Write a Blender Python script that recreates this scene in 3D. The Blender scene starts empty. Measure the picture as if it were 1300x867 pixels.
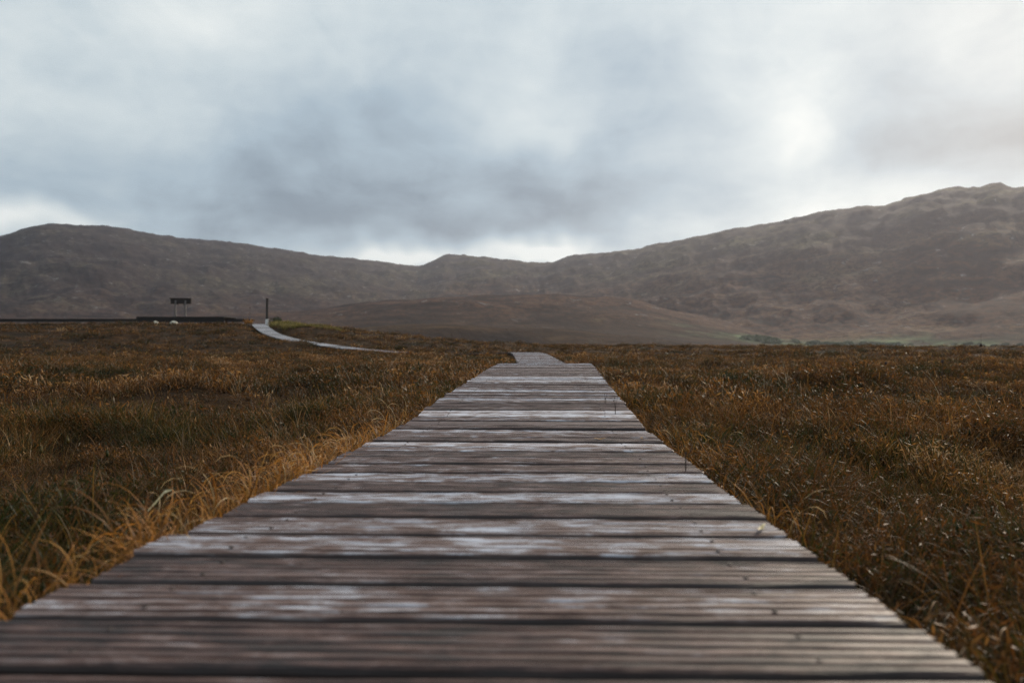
import bpy, math, random
import numpy as np
from mathutils import Vector, Euler, Matrix

R = math.radians
random.seed(7)
rng = np.random.default_rng(11)
S = bpy.context.scene
C = S.collection
F = 1011.0            # focal length in photo pixels (28 mm on a 36 mm wide frame, 1300 px)
ZC = 1.0              # camera height in world units
HORIZON = 437.0

# ------------------------------------------------------------------ camera
cam_d = bpy.data.cameras.new('camera')
cam = bpy.data.objects.new('camera', cam_d)
C.objects.link(cam)
S.camera = cam
cam.location = (0, 0, ZC)
cam.rotation_euler = (R(90 + 0.2), 0, 0)
cam_d.lens = 28
cam_d.sensor_width = 36
cam_d.clip_start = 0.05
cam_d.clip_end = 20000
cam_d.dof.use_dof = True
cam_d.dof.focus_distance = 4.6
cam_d.dof.aperture_fstop = 3.3

# ------------------------------------------------------------------ light
SUN_EL, SUN_AZ = 24.0, 36.0          # azimuth clockwise from the viewing direction (+Y)
SUN_STRENGTH = 3.8
sun_d = bpy.data.lights.new('sun', 'SUN')
sun_d.energy = SUN_STRENGTH
sun_d.angle = R(2.5)
sun_d.color = (1.0, 0.86, 0.68)
sun = bpy.data.objects.new('sun', sun_d)
C.objects.link(sun)
sdir = Vector((math.sin(R(SUN_AZ)) * math.cos(R(SUN_EL)), math.cos(R(SUN_AZ)) * math.cos(R(SUN_EL)), math.sin(R(SUN_EL))))
sun.rotation_euler = sdir.to_track_quat('Z', 'Y').to_euler()

S.view_settings.view_transform = 'Standard'
S.view_settings.look = 'None'
S.view_settings.gamma = 1.0
S.view_settings.use_curve_mapping = False
S.view_settings.exposure = 0.0
S.render.engine = 'CYCLES'
S.cycles.volume_bounces = 1
S.cycles.max_bounces = 8
S.cycles.use_denoising = True
S.cycles.denoising_prefilter = 'FAST'

# ------------------------------------------------------------------ node helper
class NT:
    def __init__(self, tree):
        self.t = tree
        self.n = tree.nodes
        self.l = tree.links
    def node(self, kind, **kw):
        n = self.n.new(kind)
        for k, v in kw.items():
            setattr(n, k, v)
        return n
    def put(self, sock, val):
        if isinstance(val, bpy.types.NodeSocket):
            self.l.new(val, sock)
        elif val is not None:
            try:
                sock.default_value = val
            except Exception:
                sock.default_value = (*val, 1.0)
    def math(self, op, a, b=None, c=None, clamp=False):
        n = self.node('ShaderNodeMath', operation=op, use_clamp=clamp)
        self.put(n.inputs[0], a)
        if b is not None: self.put(n.inputs[1], b)
        if c is not None: self.put(n.inputs[2], c)
        return n.outputs[0]
    def vmath(self, op, a, b=None):
        n = self.node('ShaderNodeVectorMath', operation=op)
        self.put(n.inputs[0], a)
        if b is not None: self.put(n.inputs[1], b)
        return n.outputs['Value'] if op in ('DOT_PRODUCT', 'LENGTH', 'DISTANCE') else n.outputs['Vector']
    def noise(self, vec, scale=1.0, detail=4.0, rough=0.55, dist=0.0, out='Fac'):
        n = self.node('ShaderNodeTexNoise')
        self.put(n.inputs['Vector'], vec)
        n.inputs['Scale'].default_value = scale
        n.inputs['Detail'].default_value = detail
        n.inputs['Roughness'].default_value = rough
        n.inputs['Distortion'].default_value = dist
        return n.outputs[out]
    def ramp(self, fac, stops):
        n = self.node('ShaderNodeValToRGB')
        self.put(n.inputs[0], fac)
        e = n.color_ramp.elements
        while len(e) < len(stops): e.new(0.5)
        for i, (p, c) in enumerate(stops):
            e[i].position = p
            e[i].color = (*c, 1.0) if not isinstance(c, (int, float)) else (c, c, c, 1.0)
        return n.outputs['Color']
    def mix(self, fac, a, b, blend='MIX'):
        n = self.node('ShaderNodeMix', data_type='RGBA', blend_type=blend)
        self.put(n.inputs[0], fac)
        self.put(n.inputs[6], a if isinstance(a, bpy.types.NodeSocket) else (*a, 1.0))
        self.put(n.inputs[7], b if isinstance(b, bpy.types.NodeSocket) else (*b, 1.0))
        return n.outputs[2]
    def maprange(self, v, a, b, c=0.0, d=1.0):
        n = self.node('ShaderNodeMapRange')
        self.put(n.inputs[0], v)
        n.inputs[1].default_value = a; n.inputs[2].default_value = b
        n.inputs[3].default_value = c; n.inputs[4].default_value = d
        return n.outputs[0]

# ------------------------------------------------------------------ sky
W = bpy.data.worlds.new('World')
S.world = W
W.use_nodes = True
wt = NT(W.node_tree)
wt.n.clear()
out = wt.node('ShaderNodeOutputWorld')
bg = wt.node('ShaderNodeBackground')
wt.l.new(bg.outputs[0], out.inputs[0])
bg.inputs['Strength'].default_value = 0.10
sky = wt.node('ShaderNodeTexSky', sky_type='NISHITA')
sky.sun_disc = False
sky.sun_elevation = R(SUN_EL)
sky.sun_rotation = R(SUN_AZ)
sky.air_density = 1.2
sky.dust_density = 2.0
tc = wt.node('ShaderNodeTexCoord')
d = tc.outputs['Generated']
# clouds lie on a plane above the land: project the view direction on it
sep = wt.node('ShaderNodeSeparateXYZ'); wt.l.new(d, sep.inputs[0])
zz = wt.math('ADD', wt.math('MAXIMUM', sep.outputs['Z'], 0.0), 0.16)
comb = wt.node('ShaderNodeCombineXYZ')
wt.put(comb.inputs[0], wt.math('DIVIDE', sep.outputs['X'], zz))
wt.put(comb.inputs[1], wt.math('DIVIDE', sep.outputs['Y'], zz))
comb.inputs[2].default_value = 3.7
big = wt.noise(comb.outputs[0], 0.75, 6, 0.52, 0.25)
fine = wt.noise(wt.vmath('ADD', comb.outputs[0], (5.1, 2.2, 0)), 2.6, 7, 0.55, 0.4)
# ragged edges for the larger bright and dark cloud masses
wob = wt.vmath('SCALE', wt.vmath('SUBTRACT', wt.noise(d, 5.5, 3, 0.5, 0.0, 'Color'), (0.5, 0.5, 0.5)))
wob.node.inputs['Scale'].default_value = 0.15
dd = wt.vmath('ADD', d, wob)
def px_dir(px, py):
    v = Vector(((px - 650) / F, 1.0, (HORIZON - py) / F)); v.normalize(); return v
def blob(px, py, wx, wy, amp):
    c = px_dir(px, py)
    q = wt.vmath('MULTIPLY', wt.vmath('SUBTRACT', dd, tuple(c)), (F / wx, F / wx, F / wy))
    return wt.math('MULTIPLY', wt.math('EXPONENT', wt.math('MULTIPLY', wt.vmath('DOT_PRODUCT', q, q), -1.0)), amp)
B = wt.math('ADD', 0.60, wt.math('MULTIPLY', wt.math('SUBTRACT', big, 0.5), 0.55))
B = wt.math('ADD', B, wt.math('MULTIPLY', wt.math('SUBTRACT', fine, 0.5), 0.34))
tex3 = wt.noise(wt.vmath('MULTIPLY', dd, (7.0, 7.0, 10.0)), 1.0, 8, 0.55, 0.0)
tex3 = wt.ramp(tex3, [(0.36, 0.22), (0.47, 0.46), (0.53, 0.56), (0.66, 0.78)])
B = wt.math('ADD', B, wt.math('MULTIPLY', wt.math('SUBTRACT', tex3, 0.5), 0.30))
for b in ((400, 190, 250, 100, -0.17), (620, 275, 330, 60, -0.25), (690, 175, 200, 60, -0.05), (150, 255, 260, 40, -0.12),
          (900, 20, 250, 70, 0.22), (1005, 155, 62, 62, 0.40), (1060, 245, 150, 34, 0.36),
          (680, 150, 80, 60, 0.20), (1235, 200, 150, 45, -0.34), (780, 90, 120, 60, -0.12), (1200, 110, 120, 50, -0.08), (60, 60, 220, 140, 0.22), (300, 10, 200, 60, .10),
          (690, 322, 110, 17, 0.75), (500, 330, 100, 13, 0.55), (15, 292, 80, 18, 0.55), (950, 285, 120, 22, 0.20), (450, 70, 60, 25, 0.12),
          (880, 230, 160, 45, -0.10)):
    B = wt.math('ADD', B, blob(*b))
ccol = wt.ramp(B, [(0.0, (0.15, 0.195, 0.25)), (0.25, (0.24, 0.305, 0.37)), (0.50, (0.41, 0.51, 0.585)), (0.75, (0.63, 0.71, 0.74)), (1.0, (0.88, 0.92, 0.90))])
cl = wt.mix(1.0, ccol, (10, 10, 10), 'MULTIPLY')
wt.l.new(wt.mix(0.92, sky.outputs[0], cl), bg.inputs['Color'])

# ------------------------------------------------------------------ numeric noise and terrain functions
_perm = np.random.default_rng(3).random((256, 256))
def vnoise(x, y):
    xi = np.floor(x).astype(int); yi = np.floor(y).astype(int)
    fx = x - xi; fy = y - yi
    fx = fx * fx * fx * (fx * (fx * 6 - 15) + 10); fy = fy * fy * fy * (fy * (fy * 6 - 15) + 10)
    a = _perm[xi & 255, yi & 255]; b = _perm[(xi + 1) & 255, yi & 255]
    c = _perm[xi & 255, (yi + 1) & 255]; e = _perm[(xi + 1) & 255, (yi + 1) & 255]
    return (a * (1 - fx) + b * fx) * (1 - fy) + (c * (1 - fx) + e * fx) * fy - 0.5
def fbm(x, y, oct=4, gain=0.5):
    s = 0; a = 1.0; f = 1.0
    for i in range(oct):
        s = s + a * vnoise(x * f + 17.3 * i, y * f + 9.1 * i); a *= gain; f *= 2.03
    return s
def ridged(x, y, oct=4):
    s = 0; a = 1.0; f = 1.0
    for i in range(oct):
        s = s + a * (0.5 - np.abs(vnoise(x * f + 31.7 * i, y * f + 5.3 * i)) * 2); a *= 0.5; f *= 2.1
    return s
def smooth(t):
    t = np.clip(t, 0, 1); return t * t * (3 - 2 * t)
def pchip(xs, ys):
    xs = np.array(xs, float); ys = np.array(ys, float)
    h = np.diff(xs); dl = np.diff(ys) / h
    m = np.zeros(len(xs)); m[0] = dl[0]; m[-1] = dl[-1]
    for i in range(1, len(xs) - 1):
        m[i] = 0 if dl[i-1] * dl[i] <= 0 else 2 * dl[i-1] * dl[i] / (dl[i-1] + dl[i])
    def f(x):
        x = np.clip(np.asarray(x, float), xs[0], xs[-1])
        i = np.clip(np.searchsorted(xs, x) - 1, 0, len(xs) - 2)
        t = (x - xs[i]) / h[i]
        return ((2*t**3 - 3*t**2 + 1) * ys[i] + (t**3 - 2*t**2 + t) * h[i] * m[i]
                + (-2*t**3 + 3*t**2) * ys[i+1] + (t**3 - t**2) * h[i] * m[i+1])
    return f
# centre line of the boardwalk: Y -> X and Y -> height relative to the eye
PY = [-2.0, 1.16, 2.37, 3.63, 5.14, 6.96, 9.8, 12.0, 18.5, 24, 29, 33, 38, 42, 46, 49, 53, 58, 65, 70.5]
PX = [-.19, -.069, -.02, .04, .12, .225, .40, .53, .70, .66, .50, -.6, -3.4, -6.2, -9.5, -11.7, -14.6, -17.5, -20.6, -22.2]
PE = [-.30, -.352, -.374, -.386, -.345, -.305, -.243, -.31, -.457, -.385, -.305, -.36, -.47, -.40, -.20, 0.0, .31, .78, 1.58, 1.80]
path_x = pchip(PY, PX)
path_e = pchip(PY, PE)
_ys = np.linspace(-2, 70.5, 3000); _xs = path_x(_ys)
DECK_W = 1.15
_slope = np.gradient(_xs, _ys)
def path_dist(x, y):
    """signed sideways distance to the centre line, measured square to it"""
    yc = np.clip(y, -2, 70.5)
    s = np.interp(yc, _ys, _slope)
    dx = (x - path_x(yc)) / np.sqrt(1 + s * s)
    return dx, np.maximum(y - 71.0, 0) + np.maximum(-2.0 - y, 0)

base_e = pchip([-5, 12, 18, 24, 32, 45, 60, 80, 105, 140, 200, 300, 450], [-.60, -.60, -.70, -.66, -.64, -.60, -.52, -.46, -.42, -1.6, -4, -7, -8])
crest_x = pchip([-90, -50, -40, -22, -16, -11.4, -6.7, -1, 6, 20], [1.99, 2.02, 2.04, 2.06, 1.82, 1.36, .88, .42, .1, 0])
def ground_e(x, y, detail=True):
    r = np.hypot(x, y)
    yy = np.where(y > 0, r * 0.5 + y * 0.5, r)
    g = base_e(yy)
    knoll = crest_x(x * 68 / np.clip(y, 40, 90)) * np.where(y < 68, smooth((y - 38) / 31.0), 1 - smooth((y - 72) / 60.0))
    g = g + knoll
    g = g + np.where(x > 0, -0.03, 0.0) * smooth(np.abs(x) / 2)
    if detail:
        amp = 1 - 0.6 * smooth((r - 60) / 60)
        hn = 0.20 * fbm(x / 2.4, y / 1.8, 2) + 0.13 * fbm(x / 0.62 + 9, y / 0.55, 2) + 0.22 * fbm(x / 9 + 3, y / 5, 2) * smooth(r / 8)
        g = g + hn * amp
        g = g + (0.35 * vnoise(x / 23, y / 14 + 4) + 0.34 * fbm(x / 6.5, y / 3.5 + 8, 2)) * smooth((r - 40) / 20) * (1 - smooth((y - 66) / 4) * (x < -8))
    dx, dy = path_dist(x, y)
    pe = path_e(np.clip(y, -2, 70.5)) - 0.21
    w = np.exp(-(np.maximum(np.abs(dx) - 0.6, 0) / 0.9) ** 2 - dy ** 2)
    w = w * (y > -3)
    mound = 0.36 * np.exp(-((x + 12.6) ** 2 + (y - 48.3) ** 2) / 0.9)
    return g * (1 - w) + pe * w + mound

# hills: skyline of the photograph as directions, each at its own distance
ridge_y = pchip([-900, -600, -300, -100, 0, 60, 130, 200, 270, 340, 400, 440, 490, 530, 570, 600, 640, 690, 730, 790, 850, 900, 930, 1000, 1060, 1120, 1160, 1200, 1240, 1265, 1290, 1400, 1550, 1800, 2200],
                [330, 320, 345, 325, 300, 285, 288, 298, 308, 317, 325, 329, 335, 339, 327, 327.5, 332, 336, 326, 320, 308, 300, 292, 280, 268, 262, 252, 243, 239, 234, 240, 225, 235, 260, 300])
ridge_d = pchip([-900, 0, 400, 530, 700, 900, 1300, 2200], [2900, 2500, 2900, 3300, 2900, 2300, 1900, 1800])
moor_y = pchip([-600, 0, 250, 380, 440, 520, 640, 700, 760, 850, 900, 960, 1300, 1900], [436, 432, 424, 411, 405, 402.5, 405, 407, 413, 421, 429, 438, 440, 440])
mid_y = pchip([-600, 0, 250, 400, 450, 500, 560, 640, 700, 760, 800, 900, 1000, 1150, 1300, 1900], [415, 409, 406, 398, 391, 385, 381, 380, 380, 382, 387, 408, 430, 441, 445, 445])
plain = pchip([300, 450, 700, 850, 1000, 1200, 1500, 5000], [-7.0, -8.0, -4.0, -1.5, 3.0, 8.0, 12.0, 12.0])
def hills_e(az, r):
    px = 650 + F * np.tan(np.clip(az, -1.15, 1.15))
    ca = np.cos(np.clip(az, -1.3, 1.3))
    x = r * np.sin(az); y = r * np.cos(az)
    D = ridge_d(px); H = (HORIZON - ridge_y(px)) / F * D * ca
    r0 = 880 + 0.12 * (D - 1900)
    s = (r - r0) / (D - r0)
    sc = np.clip(s, 0, 1)
    prof = 0.55 * sc ** 1.1 + 0.45 * smooth(sc) ** 1.1
    back = 1 - 0.8 * smooth((s - 1) / 0.7)
    h = H * np.where(s <= 1, prof, back)
    win = np.sin(np.pi * np.clip(s, 0, 1)) ** 0.7
    gul = ridged(x / 420 + 2, y / 520, 4)
    h = h + win * (H * 0.06 * gul + 10 * fbm(x / 90, y / 110, 4)) + win * (9 * ridged(x / 150 + 7, y / 240 + 3, 4) + 8 * ridged(x / 58 + 1, y / 80 + 5, 4))
    h = h + (4.5 * fbm(x / 30, y / 42, 5) + 4.0 * ridged(x / 48 + 4, y / 60, 3) + 6 * fbm(x / 130 + 3, y / 130, 2)) * smooth(s * 3)
    base = plain(r)
    mo = (HORIZON - moor_y(px)) / F * 560 * ca
    mo = mo * np.where(r < 560, np.exp(-((r - 560) / 75) ** 2), np.exp(-((r - 560) / 150) ** 2))
    mi = np.maximum(HORIZON - mid_y(px), 0) / F * 1150 * ca
    mi = mi * np.where(r < 1150, np.exp(-((r - 1150) / 300) ** 2), np.exp(-((r - 1150) / 300) ** 2))
    mo = mo * (1 + .10 * fbm(x / 60, y / 60, 3))
    mi = mi * (1 + .14 * fbm(x / 120, y / 90, 4))
    e = np.maximum(np.maximum(base, 0) * 0.6 + mi, h) + np.minimum(base, 0) + mo
    e = e + 0.5 * fbm(x / 30, y / 30, 3)
    return e

# ------------------------------------------------------------------ helpers for objects
def tag(o, label=None, cat=None, group=None, kind=None):
    if label: o['label'] = label
    if cat: o['category'] = cat
    if group: o['group'] = group
    if kind: o['kind'] = kind
    return o
def empty(name, loc=(0, 0, 0), rz=0.0):
    o = bpy.data.objects.new(name, None); C.objects.link(o)
    o.location = loc; o.rotation_euler = (0, 0, rz); o.empty_display_size = 0.2
    return o
def link(name, me, parent=None, loc=None, mat=None):
    o = bpy.data.objects.new(name, me); C.objects.link(o)
    if mat and not me.materials: me.materials.append(mat)
    if parent: o.parent = parent
    if loc is not None: o.location = loc
    return o
def mesh_np(name, V, Fc, mat=None, smooth_shade=False):
    me = bpy.data.meshes.new(name)
    V = np.asarray(V, dtype=np.float32)
    if isinstance(Fc, np.ndarray):
        n, k = Fc.shape
        me.vertices.add(len(V)); me.vertices.foreach_set('co', V.ravel())
        me.loops.add(n * k); me.loops.foreach_set('vertex_index', Fc.astype(np.int32).ravel())
        me.polygons.add(n)
        me.polygons.foreach_set('loop_start', np.arange(0, n * k, k, dtype=np.int32))
        me.polygons.foreach_set('loop_total', np.full(n, k, dtype=np.int32))
        me.update(calc_edges=True)
    else:
        me.from_pydata([tuple(map(float, v)) for v in V], [], Fc); me.update()
    if smooth_shade:
        me.polygons.foreach_set('use_smooth', np.ones(len(me.polygons), dtype=bool))
    if mat: me.materials.append(mat)
    return me
class MB:
    """collects simple shapes into one mesh"""
    def __init__(self): self.v = []; self.f = []
    def add(self, vs, fs):
        o = len(self.v); self.v += [tuple(v) for v in vs]; self.f += [tuple(i + o for i in f) for f in fs]
    def box(self, c, s, rot=None, bev=0.0):
        hx, hy, hz = s[0] / 2, s[1] / 2, s[2] / 2
        b = min(bev, hx * .8, hy * .8, hz * .8)
        if b <= 0:
            vs = [(sx * hx, sy * hy, sz * hz) for sz in (-1, 1) for sx, sy in ((-1, -1), (1, -1), (1, 1), (-1, 1))]
            fs = [(3, 2, 1, 0), (4, 5, 6, 7), (0, 1, 5, 4), (1, 2, 6, 5), (2, 3, 7, 6), (3, 0, 4, 7)]
        else:
            def ring(x, y, z): return [(-x, -y, z), (x, -y, z), (x, y, z), (-x, y, z)]
            vs = ring(hx - b, hy - b, -hz) + ring(hx, hy, -hz + b) + ring(hx, hy, hz - b) + ring(hx - b, hy - b, hz)
            fs = [(3, 2, 1, 0), (12, 13, 14, 15)]
            for k in range(3):
                for i in range(4):
                    j = (i + 1) % 4
                    fs.append((4*k + i, 4*k + j, 4*k + 4 + j, 4*k + 4 + i))
        M = rot.to_matrix() if rot else Matrix.Identity(3)
        self.add([M @ Vector(v) + Vector(c) for v in vs], fs)
    def tube(self, pts, rad, n=6):
        pts = [Vector(p) for p in pts]; vs = []; fs = []
        for i, p in enumerate(pts):
            t = (pts[min(i + 1, len(pts) - 1)] - pts[max(i - 1, 0)]).normalized()
            a = t.orthogonal().normalized(); b = t.cross(a)
            r = rad[i] if isinstance(rad, (list, tuple)) else rad
            vs += [p + (a * math.cos(2*math.pi*k/n) + b * math.sin(2*math.pi*k/n)) * r for k in range(n)]
        for i in range(len(pts) - 1):
            for k in range(n):
                j = (k + 1) % n
                fs.append((i*n + k, i*n + j, (i+1)*n + j, (i+1)*n + k))
        fs.append(tuple(range(n - 1, -1, -1))); fs.append(tuple(range((len(pts)-1)*n, len(pts)*n)))
        self.add(vs, fs)
    def mesh(self, name, mat, sm=False):
        me = bpy.data.meshes.new(name); me.from_pydata(self.v, [], self.f); me.update()
        if sm:
            for p in me.polygons: p.use_smooth = True
        me.materials.append(mat); return me
    def build(self, name, mat, parent=None, sm=False):
        return link(name, self.mesh(name, mat, sm), parent)

# ------------------------------------------------------------------ materials
def material(name):
    m = bpy.data.materials.new(name); m.use_nodes = True
    t = NT(m.node_tree); t.n.clear()
    o = t.node('ShaderNodeOutputMaterial'); p = t.node('ShaderNodeBsdfPrincipled')
    t.l.new(p.outputs[0], o.inputs[0])
    return m, t, p, o

def wood_material(name, far=False):
    m, t, p, o = material(name)
    tcn = t.node('ShaderNodeTexCoord'); oi = t.node('ShaderNodeObjectInfo')
    rnd = oi.outputs['Random']
    off = t.node('ShaderNodeCombineXYZ')
    t.put(off.inputs[0], t.math('MULTIPLY', rnd, 61.0)); t.put(off.inputs[1], t.math('MULTIPLY', rnd, 23.0)); t.put(off.inputs[2], t.math('MULTIPLY', rnd, 41.0))
    src = tcn.outputs['Object']
    v = t.vmath('ADD', src, off.outputs[0])
    grain = t.noise(t.vmath('MULTIPLY', v, (6.5, 100, 100)), 1.0, 6, 0.62, 0.3)
    fineg = t.noise(t.vmath('MULTIPLY', v, (16, 300, 300)), 1.0, 4, 0.6, 0.1)
    blot = t.noise(t.vmath('MULTIPLY', v, (9, 14, 14)), 1.0, 6, 0.65, 0.7)
    knots = t.node('ShaderNodeTexVoronoi'); t.put(knots.inputs['Vector'], t.vmath('MULTIPLY', v, (2.6, 8.5, 8.5))); knots.inputs['Scale'].default_value = 1.0
    kn = t.maprange(knots.outputs['Distance'], 0.05, 0.17, 1.0, 0.0)
    wn = t.node('ShaderNodeTexWhiteNoise', noise_dimensions='1D'); t.put(wn.inputs['W'], t.math('MULTIPLY', rnd, 917.0))
    tone = wn.outputs['Value']
    a = t.math('ADD', t.math('MULTIPLY', grain, 1.35), t.math('MULTIPLY', blot, 0.95))
    a = t.math('ADD', a, t.math('MULTIPLY', fineg, 0.62))
    a = t.math('ADD', a, t.math('MULTIPLY', tone, 0.46))
    a = t.math('SUBTRACT', a, 1.29)
    # grooves hold dirt, the worn crests between them are silvered
    sp = t.node('ShaderNodeSeparateXYZ'); t.l.new(src, sp.inputs[0])
    crest = t.maprange(sp.outputs['Z'], -0.005, -0.0005, -0.12, 0.06)
    a = t.math('ADD', a, crest)
    col = t.ramp(a, [(0.14, (0.022, 0.012, 0.010)), (0.33, (0.070, 0.028, 0.019)), (0.46, (0.145, 0.078, 0.058)), (0.59, (0.26, 0.215, 0.215)), (0.72, (0.56, 0.565, 0.63))])
    col = t.mix(t.math('MULTIPLY', kn, 0.7), col, (0.025, 0.015, 0.012))
    gro = t.maprange(sp.outputs['Z'], -0.0045, -0.0012, 0.72, 0.0)
    gro = t.math('ADD', gro, t.maprange(sp.outputs['Z'], -0.010, -0.006, 0.22, 0.0))
    col = t.mix(gro, col, (0.022, 0.012, 0.010))
    red = t.math('MULTIPLY', t.maprange(tone, 0.0, 0.10, 1.0, 0.0), 0.6)
    col = t.mix(red, col, (0.10, 0.045, 0.035))
    t.put(p.inputs['Base Color'], col)
    t.put(p.inputs['Roughness'], t.maprange(blot, 0.3, 0.7, 0.72, 0.42))
    p.inputs['Specular IOR Level'].default_value = 0.5
    bmp = t.node('ShaderNodeBump'); bmp.inputs['Strength'].default_value = 0.6; bmp.inputs['Distance'].default_value = 0.004
    t.put(bmp.inputs['Height'], t.math('ADD', t.math('MULTIPLY', grain, 0.8), t.math('MULTIPLY', fineg, 0.4)))
    t.l.new(bmp.outputs[0], p.inputs['Normal'])
    return m
M_WOOD = wood_material('weathered_wood')

def plain_wood(name, c1, c2, rough=0.8, sc=(30, 30, 4)):
    m, t, p, o = material(name)
    tcn = t.node('ShaderNodeTexCoord')
    n = t.noise(t.vmath('MULTIPLY', tcn.outputs['Object'], sc), 1.0, 5, 0.6, 0.3)
    t.put(p.inputs['Base Color'], t.ramp(n, [(0.3, c1), (0.7, c2)]))
    p.inputs['Roughness'].default_value = rough
    bmp = t.node('ShaderNodeBump'); bmp.inputs['Strength'].default_value = 0.4; bmp.inputs['Distance'].default_value = 0.01
    t.put(bmp.inputs['Height'], n); t.l.new(bmp.outputs[0], p.inputs['Normal'])
    return m
M_DARKWOOD = plain_wood('dark_timber', (0.018, 0.014, 0.012), (0.045, 0.036, 0.032))
M_POSTWOOD = plain_wood('grey_post_timber', (0.10, 0.085, 0.08), (0.22, 0.19, 0.18))
M_BOARD = plain_wood('sign_board_timber', (0.022, 0.016, 0.013), (0.05, 0.036, 0.03))
M_STONE = plain_wood('pale_stone', (0.42, 0.38, 0.30), (0.72, 0.68, 0.56), 0.9, (6, 6, 6))
M_WHITE = plain_wood('white_paint', (0.55, 0.53, 0.5), (0.75, 0.73, 0.7), 0.7, (9, 9, 9))
M_LEAF = plain_wood('dry_leaf', (0.55, 0.40, 0.16), (0.75, 0.62, 0.36), 0.6, (60, 60, 60))
M_LEAFO = plain_wood('orange_leaf', (0.50, 0.22, 0.04), (0.62, 0.33, 0.08), 0.6, (60, 60, 60))

def ground_material():
    m, t, p, o = material('bog_ground')
    g = t.node('ShaderNodeNewGeometry')
    P = g.outputs['Position']
    big = t.noise(t.vmath('MULTIPLY', P, (0.16, 0.30, 0.0)), 1.0, 5, 0.6, 0.4)
    fine = t.noise(P, 6.0, 6, 0.7)
    mid = t.noise(t.vmath('MULTIPLY', P, (0.7, 1.4, 0.0)), 1.0, 5, 0.65, 0.5)
    c = t.ramp(t.math('ADD', t.math('MULTIPLY', mid, 0.55), t.math('MULTIPLY', big, 0.45)),
               [(0.33, (0.012, 0.009, 0.005)), (0.45, (0.032, 0.018, 0.008)), (0.56, (0.070, 0.032, 0.011)), (0.70, (0.12, 0.058, 0.020))])
    c = t.mix(t.maprange(fine, 0.35, 0.7, 0.0, 0.5), c, (0.02, 0.014, 0.008))
    t.put(p.inputs['Base Color'], c)
    p.inputs['Roughness'].default_value = 1.0
    p.inputs['Specular IOR Level'].default_value = 0.1
    bmp = t.node('ShaderNodeBump'); bmp.inputs['Strength'].default_value = 0.9; bmp.inputs['Distance'].default_value = 0.12
    t.put(bmp.inputs['Height'], t.math('ADD', fine, mid)); t.l.new(bmp.outputs[0], p.inputs['Normal'])
    return m
M_GROUND = ground_material()

def hill_material():
    m, t, p, o = material('heather_hillside')
    g = t.node('ShaderNodeNewGeometry'); P = g.outputs['Position']
    at = t.node('ShaderNodeAttribute', attribute_name='zone')   # r moor, g meadow, b height share
    sepc = t.node('ShaderNodeSeparateColor'); t.l.new(at.outputs['Color'], sepc.inputs[0])
    n1 = t.noise(t.vmath('MULTIPLY', P, (0.0035, 0.0035, 0.009)), 1.0, 8, 0.62, 0.8)
    n2 = t.noise(t.vmath('MULTIPLY', P, (0.012, 0.012, 0.03)), 1.0, 8, 0.65, 1.2)
    n3 = t.noise(t.vmath('MULTIPLY', P, (0.05, 0.03, 0.06)), 1.0, 6, 0.7, 0.4)
    low = t.ramp(t.math('ADD', t.math('MULTIPLY', n2, 0.6), t.math('MULTIPLY', n1, 0.4)),
                 [(0.38, (0.016, 0.008, 0.005)), (0.46, (0.042, 0.019, 0.010)), (0.54, (0.098, 0.044, 0.022)), (0.66, (0.15, 0.090, 0.042))])
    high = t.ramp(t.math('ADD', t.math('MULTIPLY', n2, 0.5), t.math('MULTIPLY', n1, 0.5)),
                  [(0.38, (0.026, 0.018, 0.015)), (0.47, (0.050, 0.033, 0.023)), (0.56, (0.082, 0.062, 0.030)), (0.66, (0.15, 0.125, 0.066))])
    n4 = t.noise(t.vmath('MULTIPLY', P, (0.13, 0.09, 0.16)), 1.0, 5, 0.65, 0.6)
    sx_ = t.node('ShaderNodeSeparateXYZ'); t.l.new(P, sx_.inputs[0])
    west_shade = t.maprange(sx_.outputs['X'], -100.0, -700.0, 0.0, 0.32)  # cloud shadow on the left hill, painted into its colour as darker grey
    hz = t.math('ADD', t.math('ADD', west_shade, sepc.outputs[2]), t.math('MULTIPLY', t.math('SUBTRACT', n1, 0.5), 0.9))
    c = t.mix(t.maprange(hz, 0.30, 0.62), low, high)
    c = t.mix(t.math('MULTIPLY', west_shade, 1.9), c, t.ramp(n2, [(0.38, (0.013, 0.010, 0.013)), (0.50, (0.033, 0.025, 0.028)), (0.64, (0.080, 0.064, 0.056))]))
    c = t.mix(t.maprange(n4, 0.47, 0.56, 0.0, 0.72), c, (0.020, 0.014, 0.012))
    c = t.mix(t.math('MULTIPLY', t.maprange(n3, 0.60, 0.67, 0.0, 0.7), t.maprange(n2, 0.44, 0.60)), c, (0.28, 0.27, 0.27))
    c = t.mix(t.math('MULTIPLY', sepc.outputs[0], 0.8), c, t.ramp(n2, [(0.35, (0.016, 0.009, 0.006)), (0.56, (0.034, 0.019, 0.010)), (0.70, (0.07, 0.045, 0.022))]))
    c = t.mix(t.math('MULTIPLY', sepc.outputs[1], t.maprange(n3, 0.35, 0.55)), c, t.ramp(n2, [(0.40, (0.05, 0.075, 0.03)), (0.62, (0.16, 0.20, 0.10))]))
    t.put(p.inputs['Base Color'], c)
    p.inputs['Roughness'].default_value = 1.0
    p.inputs['Specular IOR Level'].default_value = 0.05
    bmp = t.node('ShaderNodeBump'); bmp.inputs['Strength'].default_value = 0.8; bmp.inputs['Distance'].default_value = 7.0
    t.put(bmp.inputs['Height'], t.math('ADD', t.math('MULTIPLY', n2, 0.9), t.math('ADD', t.math('MULTIPLY', n3, 0.6), t.math('MULTIPLY', n4, 0.35)))); t.l.new(bmp.outputs[0], p.inputs['Normal'])
    return m
M_HILL = hill_material()

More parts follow.
